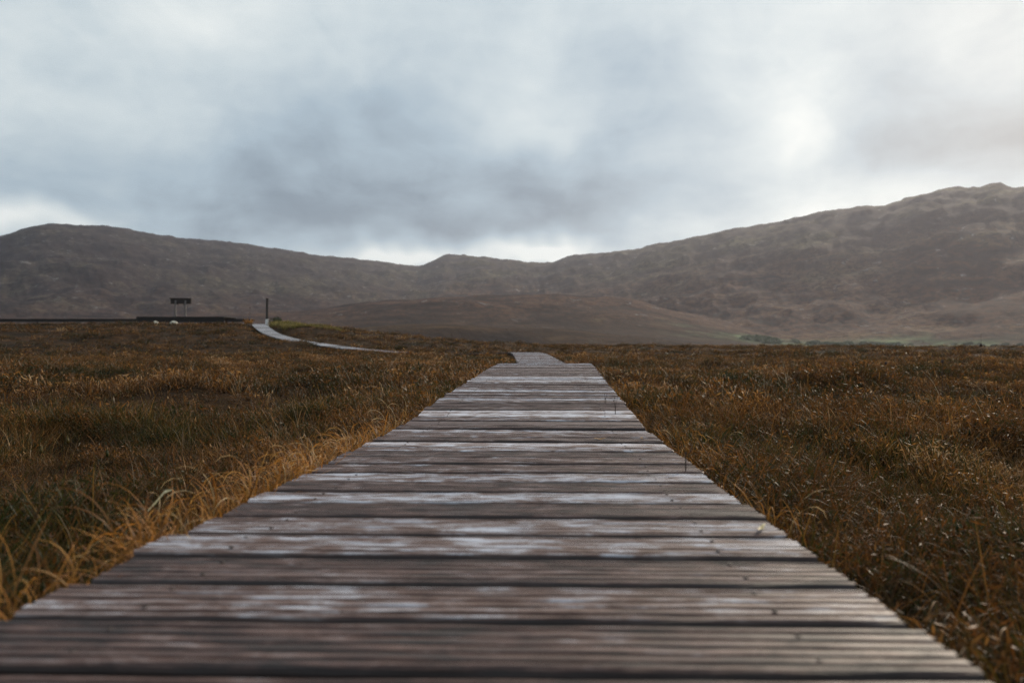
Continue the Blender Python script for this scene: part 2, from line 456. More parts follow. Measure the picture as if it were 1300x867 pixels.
def grass_material(name, stops_root, stops_tip, patch=True, trans=0.35):
    """blade colour: green-brown at the root, dried at the tip; every blade and every tuft has its own hue"""
    m, t, p, o = material(name)
    ab = t.node('ShaderNodeAttribute', attribute_name='blade')
    sp = t.node('ShaderNodeSeparateColor'); t.l.new(ab.outputs['Color'], sp.inputs[0])
    h, rb = sp.outputs[0], sp.outputs[1]
    oi = t.node('ShaderNodeObjectInfo')
    L = oi.outputs['Location'] if patch else None
    if patch:
        pn = t.noise(t.vmath('MULTIPLY', L, (0.55, 0.75, 0)), 1.0, 4, 0.6, 0.5)
        pn2 = t.noise(t.vmath('MULTIPLY', L, (0.12, 0.22, 0)), 1.0, 3, 0.6, 0.3)
        pick = t.math('ADD', t.math('MULTIPLY', rb, 0.55), t.math('MULTIPLY', t.math('SUBTRACT', pn, 0.5), 1.5))
        pick = t.math('ADD', pick, t.math('MULTIPLY', t.math('SUBTRACT', pn2, 0.5), 0.7))
        pick = t.math('ADD', pick, t.math('MULTIPLY', oi.outputs['Random'], 0.25))
        pick = t.math('ADD', pick, 0.08)
    else:
        pick = rb
    root = t.ramp(pick, stops_root); tip = t.ramp(pick, stops_tip)
    c = t.mix(t.maprange(h, 0.15, 0.85), root, tip)
    t.put(p.inputs['Base Color'], c)
    p.inputs['Roughness'].default_value = 0.55
    p.inputs['Specular IOR Level'].default_value = 0.22
    tr = t.node('ShaderNodeBsdfTranslucent'); t.put(tr.inputs['Color'], c)
    mx = t.node('ShaderNodeMixShader'); mx.inputs[0].default_value = trans
    t.l.new(p.outputs[0], mx.inputs[1]); t.l.new(tr.outputs[0], mx.inputs[2]); t.l.new(mx.outputs[0], o.inputs[0])
    return m
M_GRASS = grass_material('bog_grass_blade',
    [(0.0, (0.006, 0.009, 0.002)), (0.35, (0.012, 0.010, 0.003)), (0.6, (0.018, 0.009, 0.004)), (0.9, (0.045, 0.020, 0.008))],  # green-brown roots, deepened so their colour carries the shade between blades
    [(0.0, (0.020, 0.028, 0.006)), (0.22, (0.050, 0.046, 0.011)), (0.40, (0.080, 0.040, 0.012)), (0.60, (0.19, 0.072, 0.018)), (0.80, (0.42, 0.20, 0.05)), (0.97, (0.72, 0.50, 0.28))])
M_GOLD = grass_material('golden_grass_blade',
    [(0.0, (0.10, 0.05, 0.015)), (1.0, (0.22, 0.12, 0.03))],
    [(0.0, (0.07, 0.03, 0.010)), (0.38, (0.28, 0.10, 0.018)), (0.64, (0.64, 0.25, 0.040)), (0.92, (0.70, 0.36, 0.09)), (1.0, (0.78, 0.58, 0.32))], False, 0.4)
M_STRAW = grass_material('pale_straw_blade',
    [(0.0, (0.16, 0.12, 0.07)), (1.0, (0.26, 0.2, 0.12))],
    [(0.0, (0.34, 0.25, 0.15)), (1.0, (0.62, 0.52, 0.38))], False, 0.35)
M_GORSE = grass_material('yellow_green_blade',
    [(0.0, (0.02, 0.02, 0.006)), (1.0, (0.07, 0.055, 0.014))],
    [(0.0, (0.07, 0.06, 0.016)), (0.5, (0.20, 0.17, 0.045)), (0.8, (0.36, 0.29, 0.08)), (1.0, (0.55, 0.44, 0.17))], False, 0.35)
M_STALK = plain_wood('dark_stalk', (0.035, 0.022, 0.015), (0.06, 0.035, 0.02))

# ------------------------------------------------------------------ ground sheet
def polar_sheet(name, azs, rs, func, mat):
    A, Rr = np.meshgrid(azs, rs)
    X = Rr * np.sin(A); Y = Rr * np.cos(A)
    Z = func(A, Rr, X, Y)
    V = np.stack([X, Y, Z + ZC], -1).reshape(-1, 3)
    na, nr = len(azs), len(rs)
    i = np.arange(nr - 1)[:, None] * na + np.arange(na - 1)[None, :]
    i = i.ravel()
    Fc = np.stack([i, i + 1, i + 1 + na, i + na], -1)[:, ::-1]
    me = mesh_np(name, V, Fc, mat, True)
    return link(name, me), A.ravel(), Rr.ravel()
az_g = np.concatenate([np.radians(np.arange(-180, -48, 3.0)), np.radians(np.arange(-48, 48, 0.2)), np.radians(np.arange(48, 180.1, 3.0))])
rs_g = np.concatenate([np.linspace(0.0, 3, 30), np.geomspace(3.08, 120, 230), np.geomspace(123, 460, 40)])
ground, _, _ = polar_sheet('ground', az_g, rs_g, lambda A, r, X, Y: ground_e(X, Y), M_GROUND)
tag(ground, 'dark peaty ground under the rust-brown bog grass', 'ground', kind='structure')

az_h = np.concatenate([np.radians(np.arange(-180, -45, 3.0)), np.radians(np.arange(-45, 45, 0.09)), np.radians(np.arange(45, 180.1, 3.0))])
rs_h = np.concatenate([np.linspace(400, 1400, 90), np.linspace(1415, 3600, 120), np.linspace(3650, 4300, 8)])
def hf(A, r, X, Y):
    e = hills_e(A, r)
    return e - 2.5 * (1 - smooth((r - 400) / 60))
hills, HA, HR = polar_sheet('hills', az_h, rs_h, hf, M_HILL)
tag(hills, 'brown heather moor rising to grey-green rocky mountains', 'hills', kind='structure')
hpx = 650 + F * np.tan(np.clip(HA, -1.1, 1.1))
zone = np.zeros((len(HA), 4), dtype=np.float32); zone[:, 3] = 1
zone[:, 0] = (1 - smooth((HR - 780) / 260)) * (1 - 0.3 * smooth((hpx - 900) / 150))
zone[:, 1] = smooth((hpx - 820) / 120) * smooth((HR - 760) / 60) * (1 - smooth((HR - 900) / 70)) * smooth((vnoise(HA * 30, HR / 40) + .45) * 2)
cols = np.zeros(len(HA)); Dv = ridge_d(hpx)
hs = np.array([v.co.z for v in hills.data.vertices])
Hc = (HORIZON - ridge_y(hpx)) / F * Dv
zone[:, 2] = np.clip(hs / np.maximum(Hc, 30), 0, 1)
ca = hills.data.color_attributes.new('zone', 'FLOAT_COLOR', 'POINT')
ca.data.foreach_set('color', zone.ravel())

# ------------------------------------------------------------------ boardwalk
deck = empty('boardwalk', (0, 0, 0))
tag(deck, 'weathered grey boardwalk of crosswise grooved planks leading away over the bog', 'boardwalk')
PITCH, BW, BT = 0.165, 0.142, 0.040
def plank_mesh(name, seed, grooved, nseg):
    rr = random.Random(seed)
    prof = []
    hw = BW / 2
    if grooved:
        n = 5; pw = (BW - 0.018) / n
        prof.append((-hw, -0.010)); prof.append((-hw + 0.003, -0.003)); prof.append((-hw + 0.008, 0))
        x = -hw + 0.009
        for k in range(n):
            prof += [(x + pw * 0.30, 0.0), (x + pw * 0.41, -0.0045), (x + pw * 0.59, -0.0045), (x + pw * 0.70, 0.0)] if k % 1 == 0 else []
            x += pw
        prof.append((hw - 0.008, 0)); prof.append((hw - 0.003, -0.003)); prof.append((hw, -0.010))
    else:
        prof = [(-hw, -0.006), (-hw + 0.004, -0.001), (-hw + 0.05, 0), (0, 0.0006), (hw - 0.05, 0), (hw - 0.004, -0.001), (hw, -0.006)]
    prof += [(hw, -BT), (-hw, -BT)]
    L = DECK_W / 2
    vs = []; m = len(prof)
    w1 = [rr.uniform(-1, 1) for _ in range(nseg + 1)]; w2 = [rr.uniform(-1, 1) for _ in range(nseg + 1)]
    cup = rr.uniform(-0.002, 0.002)
    for s in range(nseg + 1):
        xx = -L + 2 * L * s / nseg
        for (y, z) in prof:
            dy = (w1[s] if y > 0 else w2[s]) * 0.0014 * (abs(y) / hw) if nseg > 1 else 0
            ex = 0
            if s in (0, nseg): ex = rr.uniform(-0.004, 0.004)
            dz = cup * (y / hw) ** 2 + (rr.uniform(-.0007, .0007) if nseg > 1 and z > -.01 else 0)
            vs.append((xx + ex, y + dy, z + dz))
    fs = []
    for s in range(nseg):
        for k in range(m):
            j = (k + 1) % m
            fs.append((s*m + k, s*m + j, (s+1)*m + j, (s+1)*m + k)[::-1])
    fs.append(tuple(range(m))); fs.append(tuple(range(nseg*m, nseg*m + m))[::-1])
    me = bpy.data.meshes.new(name); me.from_pydata(vs, [], [f[::-1] for f in fs]); me.update()
    me.materials.append(M_WOOD)
    return me
near_m = [plank_mesh('plank', 100 + i, i % 7 != 3, 16) for i in range(14)]
mid_m = [plank_mesh('plank', 200 + i, i % 6 != 2, 1) for i in range(6)]
# stations along the centre line
yy = np.linspace(-1.3, 70.4, 40000)
pts = np.stack([path_x(yy), yy, path_e(yy) + ZC], -1)
arc = np.concatenate([[0], np.cumsum(np.linalg.norm(np.diff(pts, axis=0), axis=1))])
tang = np.gradient(pts, axis=0); tang /= np.linalg.norm(tang, axis=1)[:, None]
nst = int(arc[-1] / PITCH)
M_SCREW = plain_wood('rusty_screw', (0.02, 0.012, 0.01), (0.05, 0.025, 0.018), 0.6, (200, 200, 200))
_b = MB(); _b.tube([(0, 0, -.004), (0, 0, 0), (0, 0, .0012)], [.0040, .0040, .0028], 8); screw_m = _b.mesh('screw', M_SCREW)
far_v, far_f = [], []
rr = random.Random(5)
box_v = [(sx, sy, sz) for sz in (-1, 1) for sx, sy in ((-1, -1), (1, -1), (1, 1), (-1, 1))]
box_f = [(3, 2, 1, 0), (4, 5, 6, 7), (0, 1, 5, 4), (1, 2, 6, 5), (2, 3, 7, 6), (3, 0, 4, 7)]
stations = []
for k in range(nst):
    u = (k + 0.5) * PITCH + rr.uniform(-0.007, 0.007)
    i = int(np.searchsorted(arc, u)); p = pts[i]; tg = tang[i]
    yaw = math.atan2(-tg[0], tg[1]) * (0.55 if p[1] < 30 else 1.0); pit = math.asin(tg[2])
    stations.append((p, yaw, pit))
    rot = Euler((pit + R(rr.uniform(-.9, .9)), R(rr.uniform(-.22, .22)), yaw + R(rr.uniform(-.35, .35))), 'XYZ')
    sidejit = rr.uniform(-0.007, 0.007)
    loc = Vector(p) + Vector((sidejit, 0, rr.uniform(-.003, .003)))
    if len(stations) <= 300:
        me = near_m[rr.randrange(14)] if p[1] < 7 else mid_m[rr.randrange(6)]
        o = bpy.data.objects.new('plank', me); C.objects.link(o); o.parent = deck
        o.location = loc; o.rotation_euler = rot
        o.scale = (rr.choice((-1, 1)) * rr.uniform(.992, 1.008), rr.uniform(.965, 1.02), 1)
        if 0.3 < p[1] < 8:
            for sxx in (-0.42, 0.42):
                for syy in (-0.038, 0.038):
                    q = bpy.data.objects.new('screw', screw_m); C.objects.link(q); q.parent = o
                    q.location = (sxx + rr.uniform(-.006, .006), syy + rr.uniform(-.005, .005), 0.0004)
        if o.scale[0] < 0:
            o.scale[0] = -o.scale[0]; o.rotation_euler.z += math.pi; o.rotation_euler.x *= -1; o.rotation_euler.y *= -1
    else:
        M = rot.to_matrix(); b0 = len(far_v)
        for v in box_v:
            q = M @ Vector((v[0] * DECK_W / 2, v[1] * BW / 2, -BT / 2 + v[2] * BT / 2)) + loc
            far_v.append(tuple(q))
        far_f += [tuple(j + b0 for j in f) for f in box_f]
fm = bpy.data.meshes.new('far_planks'); fm.from_pydata(far_v, [], far_f); fm.update()
m2, t2, p2, o2 = material('far_wood')
g2 = t2.node('ShaderNodeNewGeometry')
t2.put(p2.inputs['Base Color'], t2.ramp(t2.math('ADD', t2.math('MULTIPLY', g2.outputs['Random Per Island'], 0.6), t2.math('MULTIPLY', t2.noise(g2.outputs['Position'], 1.3, 5, .6), .6)), [(0.25, (0.06, 0.045, 0.04)), (0.55, (0.16, 0.145, 0.15)), (0.85, (0.40, 0.40, 0.44))]))
p2.inputs['Roughness'].default_value = 0.55
fm.materials.append(m2)
tag(link('distant_planks', fm, deck), kind='stuff')
# bearers under the planks and short legs
for side in (-1, 1):
    mb = MB()
    for a in range(0, nst - 1, 6):
        b = min(a + 6, nst - 1)
        def P(k):
            p, yaw, pit = stations[k]
            return Vector(p) + Vector((math.cos(yaw) * side * 0.42, math.sin(yaw) * side * 0.42, -BT - 0.055 - 0.004))
        A_, B_ = P(a), P(b); dv = B_ - A_
        mb.box((A_ + B_) / 2, (0.05, dv.length, 0.10), Euler((math.asin(dv.z / dv.length), 0, math.atan2(-dv.x, dv.y))))
    mb.build('bearer', M_DARKWOOD, deck)
legs = MB()
for a in range(4, nst, 12):
    p, yaw, pit = stations[a]
    for side in (-1, 1):
        c = Vector(p) + Vector((math.cos(yaw) * side * 0.345, math.sin(yaw) * side * 0.345, -BT - 0.20))
        legs.box(c, (0.09, 0.09, 0.36), Euler((0, 0, yaw)))
tag(legs.build('support_legs', M_DARKWOOD, deck), kind='stuff')

# ------------------------------------------------------------------ grass sources
def blade_mesh(name, n, spread, hlo, hhi, width, segs, lean, mat, curl=0.6, seeds=0, head=0.0):
    r = random.Random(seeds); V = []; Fc = []; A = []
    for b in range(n):
        a = r.uniform(0, 2*math.pi); rad = spread * math.sqrt(r.random())
        x, y = rad * math.cos(a), rad * math.sin(a)
        h = r.uniform(hlo, hhi) * (1.0 if r.random() < .85 else 1.2)
        la = a + r.uniform(-1.2, 1.2); ln = r.uniform(0.1, 1.0) * lean; cv = r.uniform(0.2, 1.0) * curl
        fa = r.uniform(0, math.pi); w = width * r.uniform(0.6, 1.3); rb = r.random()
        th = ln; px_, pz_, pr = 0.0, -0.02, 0.0
        step = h / segs; base = len(V)
        for s in range(segs + 1):
            t_ = s / segs
            ww = w * (1 - t_ ** 2.2) + w * 0.06
            cx, cy, cz = x + math.cos(la) * pr, y + math.sin(la) * pr, pz_
            V.append((cx - math.cos(fa) * ww / 2, cy - math.sin(fa) * ww / 2, cz)); V.append((cx + math.cos(fa) * ww / 2, cy + math.sin(fa) * ww / 2, cz))
            A += [(t_, rb, 0, 1)] * 2
            pr += math.sin(th) * step; pz_ += math.cos(th) * step
            th += cv * (0.25 + 1.5 * t_) / segs * 1.6
            fa += r.uniform(-.25, .25)
        for s in range(segs):
            i = base + 2 * s; Fc.append((i, i + 1, i + 3, i + 2))
        if head > 0 and r.random() < head:
            i = len(V); cx, cy, cz = V[-1]
            hl, hw = 0.018 * width / 0.0022 * .6, width * 1.3
            V += [(cx, cy, cz - hl * .5), (cx + hw, cy, cz), (cx, cy + hw, cz), (cx - hw, cy, cz), (cx, cy - hw, cz), (cx, cy, cz + hl)]
            A += [(1.0, rb, 0, 1)] * 6
            for k in range(4):
                Fc.append((i, i + 1 + (k + 1) % 4, i + 1 + k)); Fc.append((i + 5, i + 1 + k, i + 1 + (k + 1) % 4))
    me = bpy.data.meshes.new(name); me.from_pydata(V, [], Fc); me.update()
    for p_ in me.polygons: p_.use_smooth = True
    c_ = me.color_attributes.new('blade', 'FLOAT_COLOR', 'POINT')
    c_.data.foreach_set('color', np.array(A, dtype=np.float32).ravel())
    me.materials.append(mat); return me

def make_lib(name, meshes):
    col = bpy.data.collections.new(name)
    for i, me in enumerate(meshes):
        col.objects.link(bpy.data.objects.new('%s_%02d' % (name, i), me))
    return col
def scatter(name, P, rot, scl, idx, lib):
    me = bpy.data.meshes.new(name)
    me.vertices.add(len(P)); me.vertices.foreach_set('co', np.asarray(P, dtype=np.float32).ravel())
    a = me.attributes.new('rot', 'FLOAT_VECTOR', 'POINT'); a.data.foreach_set('vector', np.asarray(rot, dtype=np.float32).ravel())
    a = me.attributes.new('scl', 'FLOAT_VECTOR', 'POINT'); a.data.foreach_set('vector', np.asarray(scl, dtype=np.float32).ravel())
    a = me.attributes.new('pick', 'INT', 'POINT'); a.data.foreach_set('value', np.asarray(idx, dtype=np.int32))
    o = link(name, me)
    g = bpy.data.node_groups.new(name, 'GeometryNodeTree')
    g.interface.new_socket('Geometry', in_out='INPUT', socket_type='NodeSocketGeometry')
    g.interface.new_socket('Geometry', in_out='OUTPUT', socket_type='NodeSocketGeometry')
    N = g.nodes; Lk = g.links
    gi = N.new('NodeGroupInput'); go = N.new('NodeGroupOutput')
    ip = N.new('GeometryNodeInstanceOnPoints'); ci = N.new('GeometryNodeCollectionInfo')
    ci.inputs['Collection'].default_value = lib
    ci.inputs['Separate Children'].default_value = True; ci.inputs['Reset Children'].default_value = True
    def named(nm, ty):
        n = N.new('GeometryNodeInputNamedAttribute'); n.data_type = ty; n.inputs['Name'].default_value = nm; return n.outputs['Attribute']
    e2r = N.new('FunctionNodeEulerToRotation')
    Lk.new(named('rot', 'FLOAT_VECTOR'), e2r.inputs[0])
    Lk.new(gi.outputs[0], ip.inputs['Points']); Lk.new(ci.outputs[0], ip.inputs['Instance'])
    ip.inputs['Pick Instance'].default_value = True
    Lk.new(named('pick', 'INT'), ip.inputs['Instance Index'])
    Lk.new(e2r.outputs[0], ip.inputs['Rotation']); Lk.new(named('scl', 'FLOAT_VECTOR'), ip.inputs['Scale'])
    Lk.new(ip.outputs[0], go.inputs[0])
    md = o.modifiers.new('scatter', 'NODES'); md.node_group = g
    return o
def heath_mesh(name, n, rad, hgt, leafsize, seeds):
    # low twiggy clump: short leaves and bracts in every direction
    r = random.Random(seeds); V = []; Fc = []; A = []
    for k in range(n):
        a = r.uniform(0, 6.283); q = math.sqrt(r.random()) * rad
        zt = hgt * (1 - (q / rad) ** 2 * .6) * r.uniform(.25, 1.0)
        c = Vector((q * math.cos(a), q * math.sin(a), zt))
        d_ = Vector((r.gauss(0, .7), r.gauss(0, .7), r.gauss(.7, .6))).normalized()
        s_ = d_.orthogonal().normalized(); s_.rotate(Matrix.Rotation(r.uniform(0, 6.28), 3, d_))
        L = leafsize * r.uniform(.6, 1.6); w = leafsize * r.uniform(.10, .26)
        i = len(V); V += [c - d_ * L, c + s_ * w, c + d_ * L, c - s_ * w]; Fc.append((i, i + 1, i + 2, i + 3))
        t_ = min(1, zt / hgt * 1.1); A += [(t_, r.random() * .85, 0, 1)] * 4
    me = bpy.data.meshes.new(name); me.from_pydata(V, [], Fc); me.update()
    c_ = me.color_attributes.new('blade', 'FLOAT_COLOR', 'POINT')
    c_.data.foreach_set('color', np.array(A, dtype=np.float32).ravel())
    me.materials.append(M_GRASS); return me
near_lib = make_lib('near_tuft', [blade_mesh('near_tuft', 30, 0.085, 0.07, 0.25, 0.0030, 6, 0.8, M_GRASS, 1.2, i, 0.015) for i in range(4)]
                    + [blade_mesh('near_tuft', 26, 0.09, 0.08, 0.20, 0.0040, 6, 1.4, M_GRASS, 2.2, 20 + i, 0.03) for i in range(2)]
                    + [heath_mesh('near_tuft', 130, 0.10, 0.17, 0.013, 30 + i) for i in range(2)])
mid_lib = make_lib('mid_tuft', [blade_mesh('mid_tuft', 24, 0.13, 0.08, 0.25, 0.0065, 4, 0.9, M_GRASS, 1.3, 40 + i, 0.06) for i in range(4)]
                   + [heath_mesh('mid_tuft', 110, 0.16, 0.20, 0.022, 50 + i) for i in range(2)])
far_lib = make_lib('far_tuft', [blade_mesh('far_tuft', 22, 0.30, 0.10, 0.25, 0.019, 3, 0.85, M_GRASS, 1.0, 60 + i) for i in range(3)]
                   + [heath_mesh('far_tuft', 90, 0.33, 0.24, 0.05, 70)])

def cat(*a): return [np.concatenate(q) for q in zip(*a)]
def wedge(n, y0, y1, k=0.80, margin=1.2):
    """random points over the widening strip of bog in front of the eye, even in area"""
    ylo, yhi = y0, y1
    out = []
    wmax = k * yhi + margin
    area = 0
    y = rng.uniform(ylo, yhi, n * 3); x = rng.uniform(-wmax, wmax, n * 3)
    ok = np.abs(x) < np.maximum(k * np.maximum(y, 0) + margin, margin)
    x, y = x[ok][:n], y[ok][:n]
    return x, y
def place(n, y0, y1, clear, lib_n, dmin=0.3, k=0.8, margin=1.2, smin=.75, smax=1.15):
    x, y = wedge(n, y0, y1, k, margin)
    dx, dy = path_dist(x, y)
    ok = (np.abs(dx) > clear) | (dy > 0.5)
    dens = 0.62 + 1.1 * fbm(x / 1.7 + 5, y / 1.2 + 2, 2) + 0.7 * vnoise(x / .38 + 7, y / .38)
    ok &= rng.random(len(x)) < np.clip(dens, dmin, 1)
    x, y, dx = x[ok], y[ok], dx[ok]
    z = ground_e(x, y) + ZC
    s = rng.uniform(smin, smax, len(x)) * (1 + 0.5 * fbm(x / 2.1 + 40, y / 1.6 + 11, 2) + 0.7 * vnoise(x / .45, y / .45))
    # shorter beside the boardwalk on the right where the deck stands proud
    near = np.exp(-np.maximum(np.abs(dx) - 0.6, 0) / 0.35)
    s *= np.where(dx > 0, 1 - 0.22 * near, 1 - 0.05 * near)
    rot = np.stack([rng.normal(0, .13, len(x)), rng.normal(0, .13, len(x)), rng.uniform(0, 6.283, len(x))], -1)
    return np.stack([x, y, z], -1), rot, np.stack([s, s, s * rng.uniform(.85, 1.2, len(x))], -1), rng.integers(0, lib_n, len(x))
o = scatter('near_bog_grass', *place(20000, -0.8, 6.5, 0.66, 8, margin=1.4), near_lib)
tag(o, 'dense rust, green and straw bog grass on both sides of the nearest planks', 'grass', kind='stuff')
o = scatter('bog_grass', *place(60000, 6.0, 30, 0.70, 6, smin=.8), mid_lib)
tag(o, 'rust-brown sedge covering the open bog beyond the near grass', 'grass', kind='stuff')
def path_tussocks():
    y = np.concatenate([rng.normal(50.6, .45, 60), rng.uniform(36, 45.5, 260), rng.uniform(46, 64, 60)])
    x = path_x(y) - rng.uniform(.55, 1.0, len(y)) * np.where(rng.random(len(y)) < .9, 1, -1)
    y = y - rng.uniform(.5, .9, len(y))
    s = rng.uniform(.9, 1.3, len(y))
    s[:60] *= 1.25
    return np.stack([x, y, ground_e(x, y) + ZC], -1), np.stack([rng.normal(0, .1, len(y)), rng.normal(0, .1, len(y)), rng.uniform(0, 6.28, len(y))], -1), np.stack([s, s, s], -1), rng.integers(0, 4, len(y))
o = scatter('distant_bog_grass', *cat(place(52000, 28, 118, 0.80, 4, k=0.75, smin=.7, smax=1.2), path_tussocks()), far_lib)
tag(o, 'short brown grass on the far bog and the low knoll at left', 'grass', kind='stuff')

# golden arching grass hanging over the left edge, a thinner fringe on the right
gold_lib = make_lib('gold_tuft', [blade_mesh('gold_tuft', 20, 0.055, 0.10, 0.22, 0.0034, 9, 0.8, M_GOLD, 3.2, 80 + i) for i in range(5)])
straw_lib = make_lib('straw_tuft', [blade_mesh('straw_tuft', 3, 0.05, 0.26, 0.42, 0.0030, 8, 0.35, M_STRAW, 1.1, 90 + i) for i in range(6)])
def edge_points(n, y0, y1, side, w, ybias=None):
    y = rng.uniform(y0, y1, n)
    if ybias is not None: y = ybias(rng.random(n))
    off = 0.60 + np.abs(rng.normal(0, w, n))
    x = path_x(y) + side * off
    z = ground_e(x, y) + ZC + rng.uniform(0, .09, n)
    s = rng.uniform(.7, 1.15, n) * np.where(y > 10, .7, 1.0)
    rot = np.array([tuple((Matrix.Rotation(-side * abs(random.gauss(.5, .3)), 3, 'Y') @ Matrix.Rotation(random.gauss(0, .25), 3, 'X') @ Matrix.Rotation(random.uniform(0, 6.28), 3, 'Z')).to_euler('XYZ')) for _ in range(n)])
    return np.stack([x, y, z], -1), rot, np.stack([s, s, s], -1), rng.integers(0, 5, n)
def clumped(centres, n, side, w):
    # tangles gathered round a few spots along the edge rather than an even fringe
    y = np.concatenate([rng.normal(c, sd, int(n * k)) for c, sd, k in centres])
    P_, r_, s_, i_ = edge_points(len(y), 1, 2, side, w)
    off = P_[:, 0] - path_x(P_[:, 1]); x = path_x(y) + off
    return np.stack([x, y, ground_e(x, y) + ZC + rng.uniform(.04, .15, len(y))], -1), r_, s_, i_
o = scatter('golden_grass', *cat(clumped([(1.25, .10, .35), (1.6, .08, .6), (2.0, .10, .8), (2.5, .16, 1.4), (3.0, .22, 1.3), (3.8, .3, .6)], 58, -1, 0.05), edge_points(60, 3.4, 9.5, -1, 0.10), edge_points(50, 10.5, 29, -1, 0.05), edge_points(20, .7, 1.2, -1, .10)), gold_lib)
tag(o, 'golden dead grass arching over the left edge of the boardwalk', 'grass', kind='stuff')
o = scatter('amber_grass_fringe', *edge_points(70, 1.6, 8, 1, 0.18), gold_lib)
tag(o, 'thin amber grass fringe along the right edge of the boardwalk', 'grass', kind='stuff')
M_SEDGE = grass_material('green_sedge_blade',
    [(0.0, (0.008, 0.014, 0.003)), (1.0, (0.02, 0.03, 0.008))],
    [(0.0, (0.014, 0.024, 0.004)), (0.4, (0.040, 0.052, 0.010)), (0.7, (0.12, 0.075, 0.016)), (1.0, (0.36, 0.18, 0.045))], False, 0.35)
sedge_lib = make_lib('sedge_tuft', [blade_mesh('sedge_tuft', 34, 0.08, 0.09, 0.27, 0.0032, 6, 0.7, M_SEDGE, 1.2, 140 + i, 0.04) for i in range(4)])
P_, r_, s_, i_ = place(9000, -0.6, 7.0, 0.66, 4, margin=1.4)
xs_, ys2 = P_[:, 0], P_[:, 1]
gp = fbm(xs_ / 1.1 + 60, ys2 / .9, 3) * 1.3 + 0.55 * np.exp(-np.maximum(ys2 - 1.0, 0) / 1.6) * (xs_ > 0) + 0.28 * np.exp(-np.maximum(ys2 - 1.6, 0) / 1.2) * (xs_ < -1)
k_ = gp > 0.33
o = scatter('green_sedge', P_[k_], r_[k_], s_[k_] * 1.05, i_[k_], sedge_lib)
tag(o, 'dark green sedge patches among the brown grass near the camera', 'sedge', kind='stuff')
P_, r_, s_, i_ = place(900, 1.0, 22, 0.9, 6, smin=.8, smax=1.2)
k_ = P_[:, 1] > 2.6
o = scatter('straw_stems', P_[k_], r_[k_], s_[k_] * .85, i_[k_], straw_lib)
tag(o, 'pale curved straw stems standing out of the brown bog grass', 'grass', kind='stuff')

# ------------------------------------------------------------------ far knoll: platform, sign, posts, stones
def at(px, py, Y):
    return Vector(((px - 650) / F * Y, Y, (HORIZON - py) / F * Y + ZC))
U = 70.0 / F       # metres in one photo pixel at 70 m
Yp = 71.0
plat = empty('viewing_platform', at(229, 409, Yp))
tag(plat, 'low dark timber viewing platform on the knoll under the sign', 'platform')
x0, x1 = at(173, 0, Yp).x - plat.location.x, at(285, 0, Yp).x - plat.location.x
top = at(0, 402, Yp).z - plat.location.z
nb = 54
bl = MB().box
pm = MB(); pm.box((0, 0, 0), ((x1 - x0) / nb - 0.012, 3.2, 0.04), None, 0.006); pmesh = pm.mesh('deck_board', M_DARKWOOD)
for k in range(nb):
    ob = bpy.data.objects.new('deck_board', pmesh); C.objects.link(ob); ob.parent = plat
    ob.location = (x0 + (k + .5) * (x1 - x0) / nb, 1.55, top - 0.02)
for nm, c, s in (('front_beam', ((x0 + x1) / 2, 0.03, top - 0.145), (x1 - x0, 0.06, 0.20)),
                 ('lower_beam', ((x0 + x1) / 2, 0.10, top - 0.37), (x1 - x0 - .1, 0.06, 0.26)),
                 ('rear_beam', ((x0 + x1) / 2, 3.05, top - 0.145), (x1 - x0, 0.06, 0.20))):
    b = MB(); b.box(c, s, None, 0.006); b.build(nm, M_DARKWOOD, plat)
b = MB(); b.box((0, 0, -0.45), (0.14, 0.14, top + .32), None, 0.008); lmesh = b.mesh('leg', M_DARKWOOD)
for k in range(6):
    for yb in (0.22, 2.9):
        ob = bpy.data.objects.new('leg', lmesh); C.objects.link(ob); ob.parent = plat
        ob.location = (x0 + .25 + k * (x1 - x0 - .5) / 5, yb, 0.3)

def walkway(name, pa, pb, label, Y):
    root = empty(name, (at(pa, 0, Y).x, Y, at(0, 407, Y).z)); L = at(pb, 0, Y).x - at(pa, 0, Y).x
    tag(root, label, 'walkway', 'dark raised walkways either side of the platform')
    tp = at(0, 404.8, Y).z - root.location.z
    n = max(4, int(L / 0.165))
    q = MB(); q.box((0, 0, 0), (0.15, 1.2, 0.036)); qm = q.mesh('plank', M_DARKWOOD)
    for k in range(n):
        ob = bpy.data.objects.new('plank', qm); C.objects.link(ob); ob.parent = root
        ob.location = ((k + .5) * L / n, 0.6, tp - 0.018)
    q = MB(); q.box((L/2, 0.08, tp - 0.036 - 0.122), (L, 0.05, 0.24)); q.build('side_beam', M_DARKWOOD, root)
    q = MB(); q.box((L/2, 1.12, tp - 0.036 - 0.072), (L, 0.05, 0.14)); q.build('side_beam', M_DARKWOOD, root)
    q = MB(); q.box((0, 0, 0), (0.1, 0.1, 0.7)); qm = q.mesh('leg', M_DARKWOOD)
    for k in range(int(L / 2.4) + 1):
        ob = bpy.data.objects.new('leg', qm); C.objects.link(ob); ob.parent = root
        ob.location = (min(.1 + k * 2.4, L - .1), 0.2, tp - 0.18 - .35)
walkway('raised_walkway', -160, 172.6, 'dark raised walkway running left from the viewing platform to the photo edge', 71.2)
walkway('raised_walkway', 285.4, 318, 'short dark raised walkway between platform and pale boardwalk end', 71.2)

